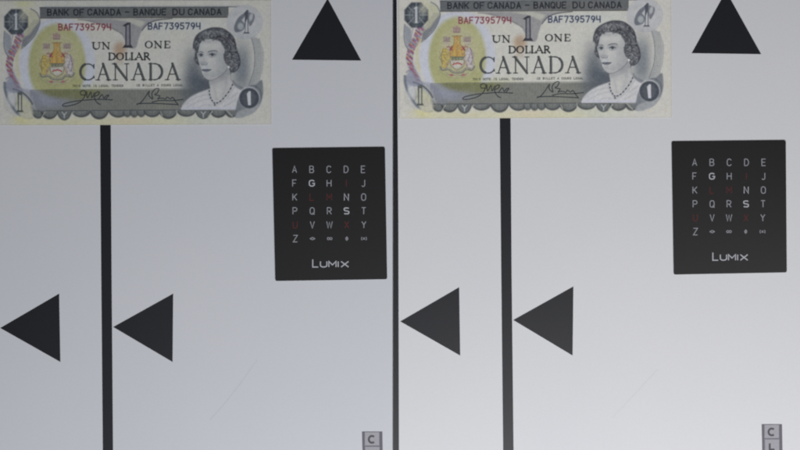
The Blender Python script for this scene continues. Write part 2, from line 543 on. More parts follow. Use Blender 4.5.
# bottom left scroll with outlined numeral
ell(416, 95, 12.5, 14, (184, 184, 178), .95, 1.0)
ell(424, 96, 8, 10, (188, 188, 152), .7, 2)
poly(spline([(405, 76), (411, 72), (416, 80), (424, 82), (432, 92), (436, 104), (430, 96), (422, 89), (414, 86), (406, 88), (404, 82), (405, 76)], 5), (158, 163, 178), .7, 1.2)
line(spline([(404.6, 76), (405, 83), (407, 90), (411, 98), (416, 105), (420, 108)]), 2.6, (100, 110, 122), .85, 1.2)
line(spline([(406, 72), (410, 70), (414, 74), (418, 80)]), 1.6, (120, 122, 146), .6, 1)
line(spline([(420, 108), (426, 111), (432, 111)]), 1.2, (150, 152, 146), .6, 1)
line(spline([(413, 82), (418, 83.5), (424, 87), (429, 92), (432, 97)]), 1.7, (78, 82, 88), .85, .8)
ell(426, 106, 7, 6, (186, 184, 164), .85, 1.5)
poly([(417.2, 84.6), (422, 84), (421.8, 102.5), (423.4, 105.2), (416, 105.2), (417.6, 102.5)], (74, 80, 74), .9, .5)
poly([(418.8, 88), (420.8, 88), (420.8, 103.4), (418.5, 103.4)], (182, 184, 172), .95, .45)
# dark octagon medallion
oc = [(416.2 + 12.6 * math.cos(math.radians(22.5 + 45 * i)), 14.8 + 13.4 * math.sin(math.radians(22.5 + 45 * i))) for i in range(8)]
poly(oc, (70, 78, 88), .6, 1.6)
poly(oc, (66, 74, 84), .9, 1.1)
ell(416.2, 14.8, 9.0, 10.2, (104, 112, 116), .75, 1.8)
ring(416.2, 14.8, 3.6, 8.4, .7, (132, 138, 140), .5)
for k in range(16):
    a = math.radians(22.5 * k + 11)
    line([(416.2 + 8 * math.cos(a), 14.8 + 9 * math.sin(a)), (416.2 + 11 * math.cos(a), 14.8 + 12 * math.sin(a))], .7, (52, 58, 68), .5, .5)
for k in range(8):
    a = math.radians(45 * k)
    line([(416.2 + 3.5 * math.cos(a), 14.8 + 3.5 * math.sin(a)), (416.2 + 11.2 * math.cos(a), 14.8 + 12 * math.sin(a))], .8, (156, 162, 168), .6)
ring(416.2, 14.8, 6.8, 7.6, .7, (130, 138, 144), .5)
line([(412.6, 24.2), (419.5, 24.2)], 2.2, (60, 68, 70), .8)
poly([(413.8, 8.6), (415.4, 6.4), (417.2, 6.4), (417.3, 22), (418.2, 23), (414.1, 23), (415, 22), (415, 9)], (190, 194, 200), .9, .6)
ell(416.2, 24.6, 4, 1.6, (96, 110, 118), .6, .8)
# top right circle with a scrolled numeral
ell(644.6, 16, 18, 17, (184, 186, 188), .9, 1.0)
for k in range(4):
    ring(644.6, 16, 17.6 - k * 1.9, 16.6 - k * 1.9, .6, (150, 153, 160), .45)
poly(spline([(649, 5), (641, 9), (636, 15), (634, 22), (636, 26), (643, 24), (645, 18), (642, 14), (646, 9), (649, 5)], 5), (104, 109, 120), .9, .9)
poly(spline([(648, 6), (654, 8), (654, 14), (650, 20), (648, 14), (648, 6)], 5), (108, 112, 122), .9, .9)
ell(651, 11, 1.8, 4, (188, 190, 192), .8, .9, 15)
ell(640.5, 20, 3, 3.5, (172, 180, 180), .8, 1)
poly([(643.6, 7.4), (647, 3.6), (648.2, 3.8), (648.2, 25), (649.6, 27.4), (643, 27.4), (644.8, 25), (644.9, 8)], (76, 80, 92), .9, .5)
poly([(645.8, 16), (647.3, 12), (647.6, 26), (645.2, 26)], (194, 196, 198), .9, .4)
# lettering
for txt, a, b in (('BANK', 447.8, 468.4), ('OF', 474, 484), ('CANADA', 488, 520.5), ('-', 525.5, 529), ('BANQUE', 534, 566),
                  ('DU', 573, 584), ('CANADA', 588.5, 621)):
    for st in text_line(txt, a, b, 2.6, 5.8):
        line(st, 1.1, (36, 41, 50), .9, .45)
for st in text_line('BAF7395794', 458.8, 510.6, 17.3, 6.0):
    line(st, 2.0, (190, 140, 150), .35, .8)
    line(st, .95, (122, 46, 60), .95, .45)
for st in text_line('BAF7395794', 548.4, 600, 16.6, 6.0):
    line(st, 2.0, (150, 156, 170), .3, .8)
    line(st, 1.05, (50, 58, 88), .95, .45)


def serif_word(letters, y0, y1, thick, thin, col, outline=False):
    for ch, a, b in letters:
        for pts, wt in serif(ch):
            P = [(a + u * (b - a), y0 + v * (y1 - y0)) for u, v in pts]
            line(P, thin + (thick - thin) * wt, col, .95, .45)
        if outline:
            for pts, wt in serif(ch):
                if wt > .6:
                    P = [(a + u * (b - a), y0 + v * (y1 - y0)) for u, v in pts]
                    line([(x + .15, y) for x, y in P], thick * .34, (128, 132, 132), .6, .4)


INK = (46, 50, 53)
serif_word([('U', 491.8, 500.8), ('N', 502.2, 509.6)], 35.8, 42.4, 1.45, .7, INK)
serif_word([('O', 545, 552.4), ('N', 554.3, 561.8), ('E', 564, 570.6)], 34.8, 41.4, 1.45, .7, INK)
serif_word([('D', 508.3, 515.4), ('O', 516.2, 523.6), ('L', 524.8, 530.2), ('L', 530.6, 535.8), ('A', 534.8, 543.4), ('R', 543.6, 550)],
           46.4, 53.2, 1.55, .75, INK)
serif_word([('C', 479.2, 495), ('A', 496.2, 510.4), ('N', 513, 528.6), ('A', 531.4, 545.6), ('D', 548.2, 562.8), ('A', 565.4, 580)],
           57.2, 73.2, 2.4, .95, (52, 57, 60), True)
for st in text_line('THIS NOTE IS LEGAL TENDER', 472.5, 523, 78.2, 1.9):
    line(st, .55, (84, 86, 80), .8, .35)
for st in text_line('CE BILLET A COURS LEGAL', 536.5, 583, 77.8, 1.9):
    line(st, .55, (84, 86, 80), .8, .35)
# signatures
SG = (40, 46, 54)
for st in ([(500, 97.6), (497, 96), (494, 90.5), (496, 85.8), (499, 85.4), (498, 88), (494.5, 89.8)],
           [(512, 93.2), (498, 92.6), (482, 93.6), (472, 95), (463.5, 97.2), (463, 99.2), (470, 98.8), (478, 96.2), (483, 92), (485.5, 86), (483.5, 83.6), (480.4, 85), (481, 88), (485, 88.2)],
           [(486.4, 84.8), (487.2, 91), (490.6, 85.4), (491.6, 91), (494.2, 86)],
           [(498.6, 91.8), (501.8, 88), (503.6, 91.4), (506, 89), (508.4, 88.6), (505.8, 92)]):
    line(spline(st), .9, SG, .85, .4)
for st in ([(536.5, 98), (541, 95.6), (546, 89), (549, 84.6), (548.6, 89), (552.4, 92.4), (551.6, 87), (555, 82.6), (558.6, 82.4), (557, 86.4), (554.6, 88.2), (559.4, 89.4), (557.6, 92.4)],
           [(557.6, 92.4), (562, 91.6), (565, 92.6), (567, 90.8), (570, 92.4), (572.4, 91), (575, 94.6), (578, 98.6)],
           [(537, 97.2), (552, 96.8), (577, 98.2)], [(552, 95.6), (560, 94), (572, 94.2), (583, 93)]):
    line(spline(st), .9, SG, .85, .4)
# coat of arms
PK, GR, OR_, YL = (170, 130, 132), (140, 138, 128), (192, 148, 66), (186, 166, 84)
ell(456.5, 29.8, 4.2, 3.4, PK, .85, .9)
ell(456.5, 26.4, 1.2, 1.2, PK, .7, .6)
for dx in (-2.2, 0, 2.2):
    line([(456.5 + dx, 27.5), (456.5 + dx, 32)], .6, (184, 160, 130), .7, .4)
for cx in (446.5, 467):
    ell(cx, 39, 4, 2.6, (152, 132, 136), .7, 1)
    ell(cx, 43.5, 3.2, 2.4, (176, 160, 164), .6, 1)
    for k in (-2, 0, 2):
        line([(cx + k, 37), (cx + k * .8, 41)], .6, (124, 104, 116), .6, .4)
ell(456.8, 52, 17.5, 25, (182, 178, 140), .35, 3)
poly(spline([(454, 36), (459.4, 36), (459.2, 40), (460, 44), (463.6, 48.5), (463.8, 56.6), (450, 56.6), (450.2, 48.5), (453.6, 44), (454.6, 40), (454, 36)], 4), OR_, .85, 1.1)
line([(452, 36), (461.4, 36)], 1.1, (150, 116, 74), .7)
line([(456.8, 37), (456.8, 56)], .7, (164, 120, 62), .7)
ell(456.8, 41.5, 1.9, 2.2, (206, 176, 96), .8, .7)
for sx in (-1, 1):
    line(spline([(456.8 + sx * 4, 50), (456.8 + sx * 6, 49), (456.8 + sx * 8, 46.6), (456.8 + sx * 10, 47)]), 1.3, (164, 92, 96), .8)
poly([(450.4, 56.4), (463.8, 56.4), (463.6, 60.4), (450.6, 60.4)], (124, 130, 102), .9, .6)
for k in range(4):
    line([(451.8 + k * 3.4, 57), (451.8 + k * 3.4, 60)], .6, (94, 102, 92), .7, .4)
poly([(450.6, 60.4), (463.6, 60.4), (462.4, 66), (457, 69), (451.6, 66)], (190, 188, 178), .92, .7)
line([(452.4, 64.8), (454.6, 63.2)], 1.2, (172, 62, 62), .9)
line([(461.6, 64.8), (459.4, 63.2)], 1.2, (172, 62, 62), .9)
line([(455.6, 63.8), (457, 62.6), (458.4, 63.8)], 1.3, (172, 62, 62), .9)
# lion and unicorn supporters
lion = spline([(445, 48.4), (442.4, 49.4), (441.6, 53), (441.2, 58), (442, 63), (440.8, 67), (446, 67.4), (447.4, 62), (450, 58), (448, 54), (447.6, 50), (445, 48.4)], 5)
poly(lion, YL, .92, .8); line(lion, .6, (140, 128, 92), .6, .4)
ell(444.4, 50.6, 2.6, 2.4, (194, 170, 76), .9, .7)
line([(447, 53.6), (450.6, 51.6)], 1.2, YL, .9); line([(447.4, 57), (451, 57.4)], 1.2, YL, .9)
line(spline([(441.4, 62), (439.4, 58), (440, 54), (439, 51)]), .8, (150, 132, 92), .7)
uni = spline([(468.6, 47.6), (470.8, 49), (471.4, 53), (472.4, 58), (471.6, 63), (473.4, 67.4), (467.6, 67.4), (466.4, 62), (464, 58), (466, 54), (466.4, 50), (468.6, 47.6)], 5)
poly(uni, (188, 182, 184), .92, .8); line(uni, .7, (142, 130, 140), .7, .4)
line([(467, 54), (463.6, 51.6)], 1.0, (186, 182, 186), .9); line([(467.2, 58), (470, 64)], .7, (140, 128, 138), .8)
line(spline([(471, 50), (473.4, 54), (472.8, 60), (474.4, 64)]), .8, (150, 134, 146), .8)
scr = spline([(439.6, 66.6), (442, 70), (448, 68.6), (452, 71.6), (457, 72.2), (462, 71.6), (466, 68.6), (471.6, 70), (474, 66.6)], 6)
line(scr, 2.0, (126, 126, 116), .8, .7)
line(scr, .7, (176, 176, 156), .7, .4)
line(spline([(446, 73), (452, 75.6), (457, 74.6), (462, 75.6), (468, 73)]), 1.2, (146, 142, 130), .7)
for cx in (451, 463):
    ell(cx, 74.8, 1.9, 1.2, (172, 92, 98), .85, .6)
mk = smooth((np.sqrt(((X - 457) / 18.5) ** 2 + ((Y - 52) / 26) ** 2) - 1) * 18, 2.0)
ink = np.abs(IMG - np.array((178, 178, 120))).sum(axis=2) > 26
mm = (vnoise(1.1, 1.0, 21) - .45) * 1.6
blend(np.s_[:, :], mk * np.clip(mm, 0, 1) * .55 * np.where(ink, 1, .35), (124, 112, 124))
mm = (vnoise(1.0, 1.2, 22) - .5) * 1.8
blend(np.s_[:, :], mk * np.clip(mm, 0, 1) * .5 * np.where(ink, 1, .3), (204, 198, 170))

for a_, b_, c_ in (((449.5, 61), (446, 67), PK), ((464, 61), (467, 67), PK), ((451, 46), (448.5, 50), (150, 120, 140)), ((462.5, 46), (465, 50), (150, 120, 140)),
                   ((443, 55), (446, 60), (150, 130, 80)), ((470, 52), (468, 60), (150, 136, 150)), ((454, 50), (454, 56), (214, 176, 80)), ((460, 50), (460, 56), (214, 176, 80))):
    line([a_, b_], 1.0, c_, .7, .6)
line(spline([(439, 70), (443, 74), (449, 77), (457, 78), (465, 77), (471, 74), (475, 70)]), 1.0, (150, 146, 120), .45, .7)
for pts, c_, w_ in (([(453.8, 36), (453.6, 44), (450, 48.5), (449.8, 57)], (146, 106, 72), .6), ([(459.8, 36), (460.2, 44), (463.8, 48.5), (464, 57)], (146, 106, 72), .6),
                    ([(450, 60.5), (451, 66), (457, 69.5), (463, 66), (464, 60.5)], (112, 110, 100), .7), ([(450, 57), (464, 57)], (100, 104, 88), .7),
                    ([(440, 66.6), (442, 70), (448, 69.6), (452, 72.4), (457, 73), (462, 72.4), (466, 69.6), (471.6, 70), (474, 66.6)], (96, 98, 92), .7),
                    ([(443, 49), (441, 56), (442, 64)], (130, 112, 64), .7), ([(470, 48), (472, 56), (471, 64)], (116, 104, 122), .7),
                    ([(452, 47), (450, 50)], (150, 60, 76), 1.2), ([(462, 47), (464.4, 50)], (150, 60, 76), 1.2)):
    line(spline(pts), w_, c_, .75, .5)
for cx, cy in ((446.5, 39), (467, 39), (456.5, 29.8)):
    for q in range(5):
        line([(cx - 3.2 + q * 1.6, cy - 2.2), (cx - 2.8 + q * 1.4, cy + 2)], .6, (134, 92, 112) if q % 2 else (112, 104, 122), .6, .45)
    line([(cx - 3.4, cy + 2.4), (cx + 3.4, cy + 2.4)], .7, (120, 96, 110), .6, .5)
for k in range(9):
    line([(442.4 + (k % 3) * 1.8, 51 + k * 1.6), (444 + (k % 3) * 1.8, 52 + k * 1.6)], .7, (206, 178, 84) if k % 2 else (140, 118, 66), .7, .5)
    line([(467.2 + (k % 3) * 1.5, 50 + k * 1.7), (468.4 + (k % 3) * 1.5, 51.4 + k * 1.7)], .7, (206, 202, 204) if k % 2 else (128, 116, 132), .7, .5)
# engraved hatching on the scrolls at the left end
for k in range(16):
    t_ = k / 15
    line([(438.6 - 14 * t_ ** 1.3, 14 + 24 * t_), (433.5 - 12 * t_, 13 + 20 * t_)], .6, (96, 102, 112), .45, .4)
    line([(404.6 + 5 * t_ ** 2, 26 + 22 * t_), (410.5, 28 + 18 * t_)], .6, (112, 118, 130), .4, .4)
    line([(405 + 9 * t_, 78 + 22 * t_), (411 + 6 * t_, 76 + 20 * t_)], .6, (104, 112, 122), .4, .4)
line(spline([(404.6, 24), (403.8, 34), (405, 44), (409, 51)]), 1.1, (100, 108, 122), .6, .7)
line(spline([(413, 28), (411.4, 36), (413, 45)]), .9, (120, 122, 130), .5, .6)
ell(424, 8, 4, 6, (196, 194, 172), .6, 3)
ell(411, 92, 4, 7, (196, 198, 200), .6, 2)
poly(spline([(409, 70), (415, 74), (420, 80), (424, 84), (416, 86), (409, 84), (405, 78), (409, 70)], 5), (132, 136, 156), .6, 1.4)
poly(spline([(424, 82), (432, 84), (440, 92), (446, 103), (438, 103), (433, 95), (424, 82)], 5), (132, 136, 150), .6, 1.6)
for k in range(5):
    ring(424, 96, 3 + k * 1.5, 4 + k * 1.6, .5, (140, 142, 132), .35, .4)
for k in range(7):
    line(spline([(636 + k * 1.2, 111 - k), (646 + k, 108 - k), (656 + k * .8, 100 - k)]), .5, (120, 124, 130), .4, .4)
# portrait vignette
pb = np.exp(-np.abs((X - 594) / 10.5) ** 2.2 - np.abs((Y - 70) / 25.0) ** 2.6)
blend(np.s_[:, :], pb * .8, (96, 104, 114))
pb = np.exp(-np.abs((X - 641.5) / 9) ** 2.4 - np.abs((Y - 62) / 25.0) ** 2.6)
blend(np.s_[:, :], pb * .75, (100, 110, 122))
pb = np.exp(-np.abs((X - 606) / 18) ** 2.4 - np.abs((Y - 78) / 13.0) ** 2.6)
blend(np.s_[:, :], pb * .9, (80, 88, 99))
pb = np.exp(-np.abs((X - 590) / 9) ** 2.0 - np.abs((Y - 88) / 9.0) ** 2.0)
blend(np.s_[:, :], pb * .55, (100, 106, 112))


def Z(px, py):
    return (580 + px / 4.5, 15 + py / 4.5)


def zs(pts, n=6):
    return spline([Z(*p) for p in pts], n)


skin = (184, 185, 182)
# shoulders, gown
gown = zs([(4, 398), (12, 374), (40, 345), (75, 325), (128, 306), (190, 296), (238, 280), (262, 292), (285, 306), (268, 335), (252, 396)], 5)
poly(gown + [Z(252, 398), Z(4, 398)], (192, 192, 192), 1, .6)
line(zs([(60, 390), (58, 370), (50, 345)]), .8, (176, 178, 186), .6)
line(zs([(12, 376), (45, 372), (62, 390)]), 1.1, (172, 176, 190), .5)
for q in range(7):
    line(zs([(20 + q * 34, 392), (34 + q * 34, 368), (60 + q * 28, 352)]), .7, (178, 180, 188), .5)
line([Z(6, 391), Z(252, 391)], 1.6, (184, 186, 204), .8)
poly(zs([(240, 266), (252, 282), (286, 300), (276, 310), (246, 292), (228, 262)], 4), (112, 118, 126), .8, 1)
for pts in ([(18, 372), (50, 352), (90, 336), (126, 330)], [(30, 388), (70, 366), (110, 352), (134, 350)], [(214, 352), (236, 340), (258, 322)], [(196, 384), (226, 368), (252, 350)], [(80, 390), (110, 376), (150, 378)]):
    line(zs(pts), 1.3, (164, 167, 174), .55, 1.0)
line(zs([(12, 374), (42, 343), (78, 323), (128, 305)]), 1.2, (150, 154, 160), .6, 1.0)
# neck
poly(zs([(130, 255), (134, 300), (150, 350), (180, 352), (210, 326), (236, 288), (228, 250), (216, 200), (170, 220)], 5), (182, 182, 180), 1, .8)
line(zs([(226, 228), (228, 262), (240, 285)]), 1.4, (146, 150, 154), .6, 1.2)
poly(zs([(132, 262), (160, 260), (214, 214), (222, 240), (190, 268), (150, 284), (134, 282)], 5), (150, 152, 156), .6, 2)
ell(*Z(168, 320), 6, 5, (194, 194, 190), .6, 3)
line(zs([(122, 316), (132, 344), (156, 376), (184, 368), (214, 340), (246, 292)]), 1.0, (160, 163, 169), .6, .8)
line(zs([(150, 290), (160, 330), (164, 350)]), 1.6, (162, 164, 168), .5, 1.4)
line(zs([(206, 262), (204, 300), (190, 336)]), 2.2, (158, 161, 165), .5, 1.8)
# necklace
nk = zs([(130, 300), (132, 326), (140, 350), (156, 368), (180, 360), (202, 338), (222, 312), (236, 284)], 7)
line(nk, 1.3, (98, 102, 108), .75, .6)
for k in range(0, len(nk), 2):
    ell(nk[k][0], nk[k][1], .75, .75, (172, 174, 176) if k % 4 else (80, 84, 92), .85, .4)
ell(*Z(155, 376), .9, 1.2, (88, 92, 100), .8, .5)
# face
face = zs([(84, 112), (94, 92), (130, 80), (170, 84), (192, 100), (204, 130), (208, 165), (216, 196), (208, 218), (184, 242), (152, 260), (128, 264), (112, 254), (100, 236), (94, 212), (86, 190), (82, 160), (84, 130), (84, 112)], 5)
poly(face, skin, 1, .6)
blendable = polymask(face, .6)


def on_face(cx, cy, rx, ry, col, op, soft, rot=0):
    ell(*Z(cx, cy), rx / 4.5, ry / 4.5, col, op, soft / 4.5, rot)


on_face(198, 190, 20, 50, (132, 136, 140), .6, 30)
on_face(150, 240, 36, 10, (148, 151, 155), .45, 14, -20)
on_face(172, 236, 34, 10, (150, 152, 156), .45, 16, -35)
on_face(88, 196, 5, 30, (152, 156, 160), .4, 12)
on_face(135, 178, 17, 12, (198, 198, 194), .5, 14)
on_face(130, 104, 34, 14, (198, 198, 194), .5, 16)
on_face(93, 149, 11, 11, (122, 127, 136), .6, 8)
on_face(146, 147, 21, 12, (128, 133, 140), .6, 10)
on_face(106, 188, 15, 7, (140, 145, 152), .6, 6)
line(zs([(82, 140), (92, 136), (103, 140)]), .75, (92, 96, 104), .8, .5)
line(zs([(127, 137), (142, 133), (158, 132), (166, 136)]), 1.0, (92, 96, 104), .8, .5)
line(zs([(84, 150), (93, 146), (103, 151)]), .7, (62, 68, 78), .9, .4)
line(zs([(131, 151), (144, 145), (158, 150)]), .75, (62, 68, 78), .9, .4)
on_face(94, 153, 5.5, 4.5, (58, 64, 78), .95, 3)
on_face(145, 151, 6, 5, (58, 64, 76), .95, 3)
line(zs([(86, 160), (95, 162), (104, 158)]), .5, (140, 144, 150), .7, .5)
line(zs([(135, 160), (147, 161), (158, 156)]), .5, (140, 144, 150), .7, .5)
line(zs([(110, 140), (107, 160), (100, 182), (96, 192)]), .7, (164, 166, 168), .6, .6)
line(zs([(95, 192), (101, 197), (108, 194), (118, 197), (122, 190)]), .8, (118, 120, 128), .75, .5)
poly(zs([(98, 219), (105, 214), (112, 215), (119, 213), (130, 216), (138, 217), (130, 226), (117, 229), (105, 226), (98, 219)], 4), (116, 121, 134), .8, .7)
line(zs([(99, 219), (110, 219.5), (122, 219.5), (138, 217.5)]), 1.0, (64, 68, 82), .85, .6)
on_face(112, 208, 13, 3.5, (184, 190, 198), .6, 4)
on_face(116, 204, 10, 4, (172, 178, 186), .6, 5)
on_face(116, 240, 12, 5, (158, 161, 166), .5, 5)
on_face(170, 200, 22, 28, (170, 172, 174), .5, 22)
on_face(182, 150, 16, 34, (168, 170, 172), .5, 18)
on_face(108, 178, 5, 14, (168, 171, 174), .5, 5)
on_face(88, 120, 7, 20, (166, 168, 172), .5, 8)
on_face(130, 92, 40, 6, (150, 153, 158), .5, 8)
line(zs([(106, 236), (116, 239), (128, 236)]), .8, (160, 162, 166), .7, .6)
on_face(118, 252, 12, 6, (172, 174, 174), .5, 6)
line(zs([(112, 256), (128, 265), (152, 262), (184, 244), (208, 220), (216, 200)]), .9, (116, 120, 126), .65, .7)
# hair
hair = zs([(60, 120), (62, 96), (74, 66), (100, 46), (140, 31), (184, 32), (216, 48), (240, 74), (250, 106), (264, 150), (270, 190), (258, 216), (240, 230), (226, 224), (224, 204), (208, 186), (198, 160), (204, 128), (188, 98), (166, 86), (130, 80), (98, 88), (86, 108), (80, 132), (74, 150), (78, 174), (84, 196), (72, 188), (62, 168), (68, 142), (60, 120)], 6)
poly(hair, (92, 95, 101), 1, .8)
hsl, hmask = polymask(hair, .7)
_keep = IMG[hsl].copy()
hr = random.Random(5)


def wave(pts, w, tone, op, soft=.7):
    line(zs(pts, 6), w, tone, op, soft)


# light and dark locks swept back from the brow, falling in waves behind the cheek
for k in range(15):
    t_ = k / 14
    x0 = 82 + 120 * t_; y0 = 84 - 14 * math.sin(t_ * 3.0)
    x1 = 62 + 190 * t_; y1 = 100 - 62 * math.sin(min(1, t_ * 1.05 + .12) * 2.9)
    tone = (146, 148, 151) if k % 2 else (60, 63, 72)
    wave([(x0, y0), ((x0 + x1) / 2 + hr.uniform(-4, 8), (y0 + y1) / 2 - 3), (x1 + hr.uniform(0, 10), y1 + 5)], 1.0, tone, .4)
# soft engraved tone in clumps, then a few open curls
n1 = vnoise(.42, .5, 31); n2 = vnoise(.8, .9, 32); n3 = vnoise(1.3, 1.3, 33)
tone = (n1 * .45 + n2 * .35 + n3 * .2 - .5)[hsl]
rt = np.clip((Y[hsl] - 34) / 8, 0, 1) * np.clip((X[hsl] - 620) / 6, 0, 1)
blend(hsl, np.clip(tone * 3.2, 0, 1) * .75, (148, 150, 152))
blend(hsl, np.clip(-tone * 3.2, 0, 1) * .75, (52, 55, 64))
for pts in ([(206, 96), (222, 104), (226, 122), (214, 134)], [(232, 84), (248, 100), (246, 122), (234, 128)], [(206, 140), (222, 138), (232, 150), (226, 166), (212, 166)],
            [(238, 140), (256, 142), (262, 160), (250, 172)], [(214, 176), (232, 172), (246, 184), (242, 200), (230, 204)], [(248, 186), (262, 194), (258, 210)],
            [(176, 70), (196, 76), (204, 92)], [(74, 100), (66, 114), (72, 130)], [(66, 142), (70, 158), (66, 172)]):
    wave(pts, 1.2, (50, 53, 62), .6, .8)
    wave([(x - 4, y + 5) for x, y in pts], .9, (154, 156, 158), .5, .8)
for k in range(90):
    x = hr.uniform(60, 268); y = hr.uniform(34, 226)
    a = math.radians(hr.uniform(20, 120)); L = hr.uniform(5, 11)
    line([Z(x - math.cos(a) * L / 2, y - math.sin(a) * L / 2), Z(x + math.cos(a) * L / 2, y + math.sin(a) * L / 2)], .6, hr.choice([(60, 63, 72), (140, 143, 147)]), .35, .6)
IMG[hsl] = _keep * (1 - hmask[..., None]) + IMG[hsl] * hmask[..., None]
wave([(88, 66), (120, 50), (160, 46), (196, 56)], 2.4, (136, 139, 143), .5, 1.3)
wave([(222, 92), (236, 118), (240, 136)], 2.2, (136, 139, 143), .45, 1.3)
wave([(236, 170), (250, 186), (246, 204)], 2.2, (138, 141, 145), .45, 1.3)
wave([(60, 120), (62, 96), (74, 66), (100, 46), (140, 31), (184, 32), (216, 48), (240, 74), (250, 106)], 1.3, (62, 66, 76), .75, .8)
wave([(264, 150), (270, 188), (258, 216), (240, 230), (226, 224), (222, 204), (206, 188), (197, 160), (203, 128), (187, 100)], .9, (58, 62, 72), .6, .6)
wave([(84, 110), (79, 134), (73, 150), (78, 174), (84, 196)], .9, (56, 60, 70), .7, .6)
for x, y, r in ((88, 94, 6), (106, 86, 5), (150, 84, 5), (204, 120, 5), (200, 150, 5), (210, 186, 5)):
    on_face(x, y, r, r * .7, (84, 88, 96), .7, 4)
on_face(218, 206, 5, 5.5, (206, 208, 208), 1, 3)
line(zs([(222, 214), (228, 228), (226, 236)]), 1.1, (70, 76, 84), .7)
# lower right medallion over the gown
poly(spline([(662, 74), (663, 86), (660, 98), (652, 107), (640, 111), (634, 110), (636, 100), (639, 90), (648, 80), (656, 78), (660, 74)], 6), (116, 122, 130), .9, .9)
poly(spline([(661, 97), (654, 106), (644, 111), (636, 111.5), (637, 106), (646, 102), (654, 100)], 5), (158, 162, 164), .85, 1)
ell(648.8, 91.4, 10.6, 11, (186, 188, 192), .9, .9)
ell(648.8, 92, 10, 10.2, (74, 80, 90), 1, .9)
ell(648.8, 92, 6.8, 7, (94, 100, 108), .7, 1.5)
line(spline([(655, 80), (660, 84), (661, 92)]), 1.2, (96, 100, 108), .7)
poly([(646.6, 87.4), (648.6, 85), (650.4, 85), (650.6, 99), (647.8, 99)], (198, 200, 204), .95, .5)
# engraved line texture over inked areas, fibre noise
lum = IMG.mean(axis=2, keepdims=True) / 200.0
eng = (np.sin((X * 0.35 + Y) * 2 * math.pi / 1.35) * np.sin(X * 2 * math.pi / 2.7 + .5))[..., None]
IMG += eng * 5.0 * np.clip(1.15 - lum, 0, 1) * 1.6
IMG += ((vnoise(1.6, 1.6, 8) - .5) * 9 + (vnoise(.9, .9, 5) - .5) * 9 + (vnoise(.3, .3, 6) - .5) * 6)[..., None]
edge = np.minimum(np.minimum(X - NX0, NX1 - X), np.minimum(Y - NY0, NY1 - Y))
IMG -= (np.exp(-(edge / .7) ** 2) * 14)[..., None]  # rim painted darker as a thin shade line along the note's edge
IMG = 186 + (IMG - 186) * 1.06
_g = IMG.mean(axis=2, keepdims=True)
IMG = _g + (IMG - _g) * 0.82
ALB = lin(np.clip(IMG, 0, 255)) * 1.40

# regions of the print, so that each printed feature is a part of its own
REG = np.zeros((NH - 1, NW - 1), int)
fx = (X[:-1, :-1] + X[1:, 1:]) / 2
fy = (Y[:-1, :-1] + Y[1:, 1:]) / 2


def rmask(pts):
    ins = np.zeros(fx.shape, bool)
    for i in range(len(pts)):
        (x1, y1), (x2, y2) = pts[i], pts[(i + 1) % len(pts)]
        if y1 == y2: continue
        ins ^= ((y1 > fy) != (y2 > fy)) & (fx < (x2 - x1) * (fy - y1) / (y2 - y1) + x1)
    return ins


def rbox(x0, y0, x1, y1):
    return (fx > x0) & (fx < x1) & (fy > y0) & (fy < y1)


REGN = ['tinted_paper', 'lower_band', 'title_band', 'scalloped_border', 'tinted_oval', 'coat_of_arms', 'portrait', 'numeral_medallion',
        'numeral_medallion', 'numeral_medallion', 'numeral_medallion', 'central_numeral', 'serial_number', 'serial_number',
        'country_lettering', 'value_lettering', 'value_lettering', 'value_lettering', 'signature', 'signature', 'printed_rope']
RLAB = {1: 'grey green printed band under the lettering', 7: 'dark octagonal numeral, upper left', 8: 'pale outlined numeral, lower left',
        9: 'pale round numeral with scrolls, upper right', 10: 'dark round numeral, lower right', 12: 'dark red serial number',
        13: 'blue serial number', 15: 'small serif word left of the big numeral', 16: 'small serif word right of the big numeral',
        17: 'serif word under the big numeral', 18: 'signature on the left', 19: 'signature on the right'}
REG[rbox(430, 82.4, 592, 104.3)] = 1
REG[rbox(440, .2, 629, 11.8)] = 2
REG[rbox(431, 104.3, 637, 113.6)] = 3
REG[(((fx - 457) / 28.5) ** 2 + ((fy - 58) / 41) ** 2 < 1) & (fy < 82.4)] = 4
REG[(((fx - 456.8) / 18.5) ** 2 + ((fy - 51) / 26.5) ** 2 < 1)] = 5
REG[rmask(gown + [Z(252, 398), Z(4, 398)]) | rmask(hair) | rmask(face) | rmask(zs([(130, 255), (150, 350), (180, 352), (236, 288), (216, 200)]))] = 6
REG[rmask(spline([(421, 27), (426, 30), (421, 46), (416, 58), (418, 72), (424, 84), (414, 84), (406, 66), (406, 52), (412, 40), (416, 30)], 4))] = 20
REG[rmask(oc)] = 7
REG[((fx - 417) / 13) ** 2 + ((fy - 95) / 13.5) ** 2 < 1] = 8
REG[((fx - 644.6) / 18.4) ** 2 + ((fy - 16) / 17.4) ** 2 < 1] = 9
REG[((fx - 648.8) / 11) ** 2 + ((fy - 91.6) / 11.4) ** 2 < 1] = 10
REG[rbox(521.5, 15, 534, 42)] = 11
REG[rbox(457.6, 16, 512, 24.4)] = 12
REG[rbox(547, 15.6, 601.4, 23.8)] = 13
REG[rbox(478, 56, 581, 74.4)] = 14
REG[rbox(490.5, 34.6, 510.6, 43.4)] = 15
REG[rbox(544, 33.8, 571.6, 42.4)] = 16
REG[rbox(507.4, 45.4, 551, 54.2)] = 17
REG[rbox(462, 83, 513, 100)] = 18
REG[rbox(535.5, 82.4, 579, 100)] = 19

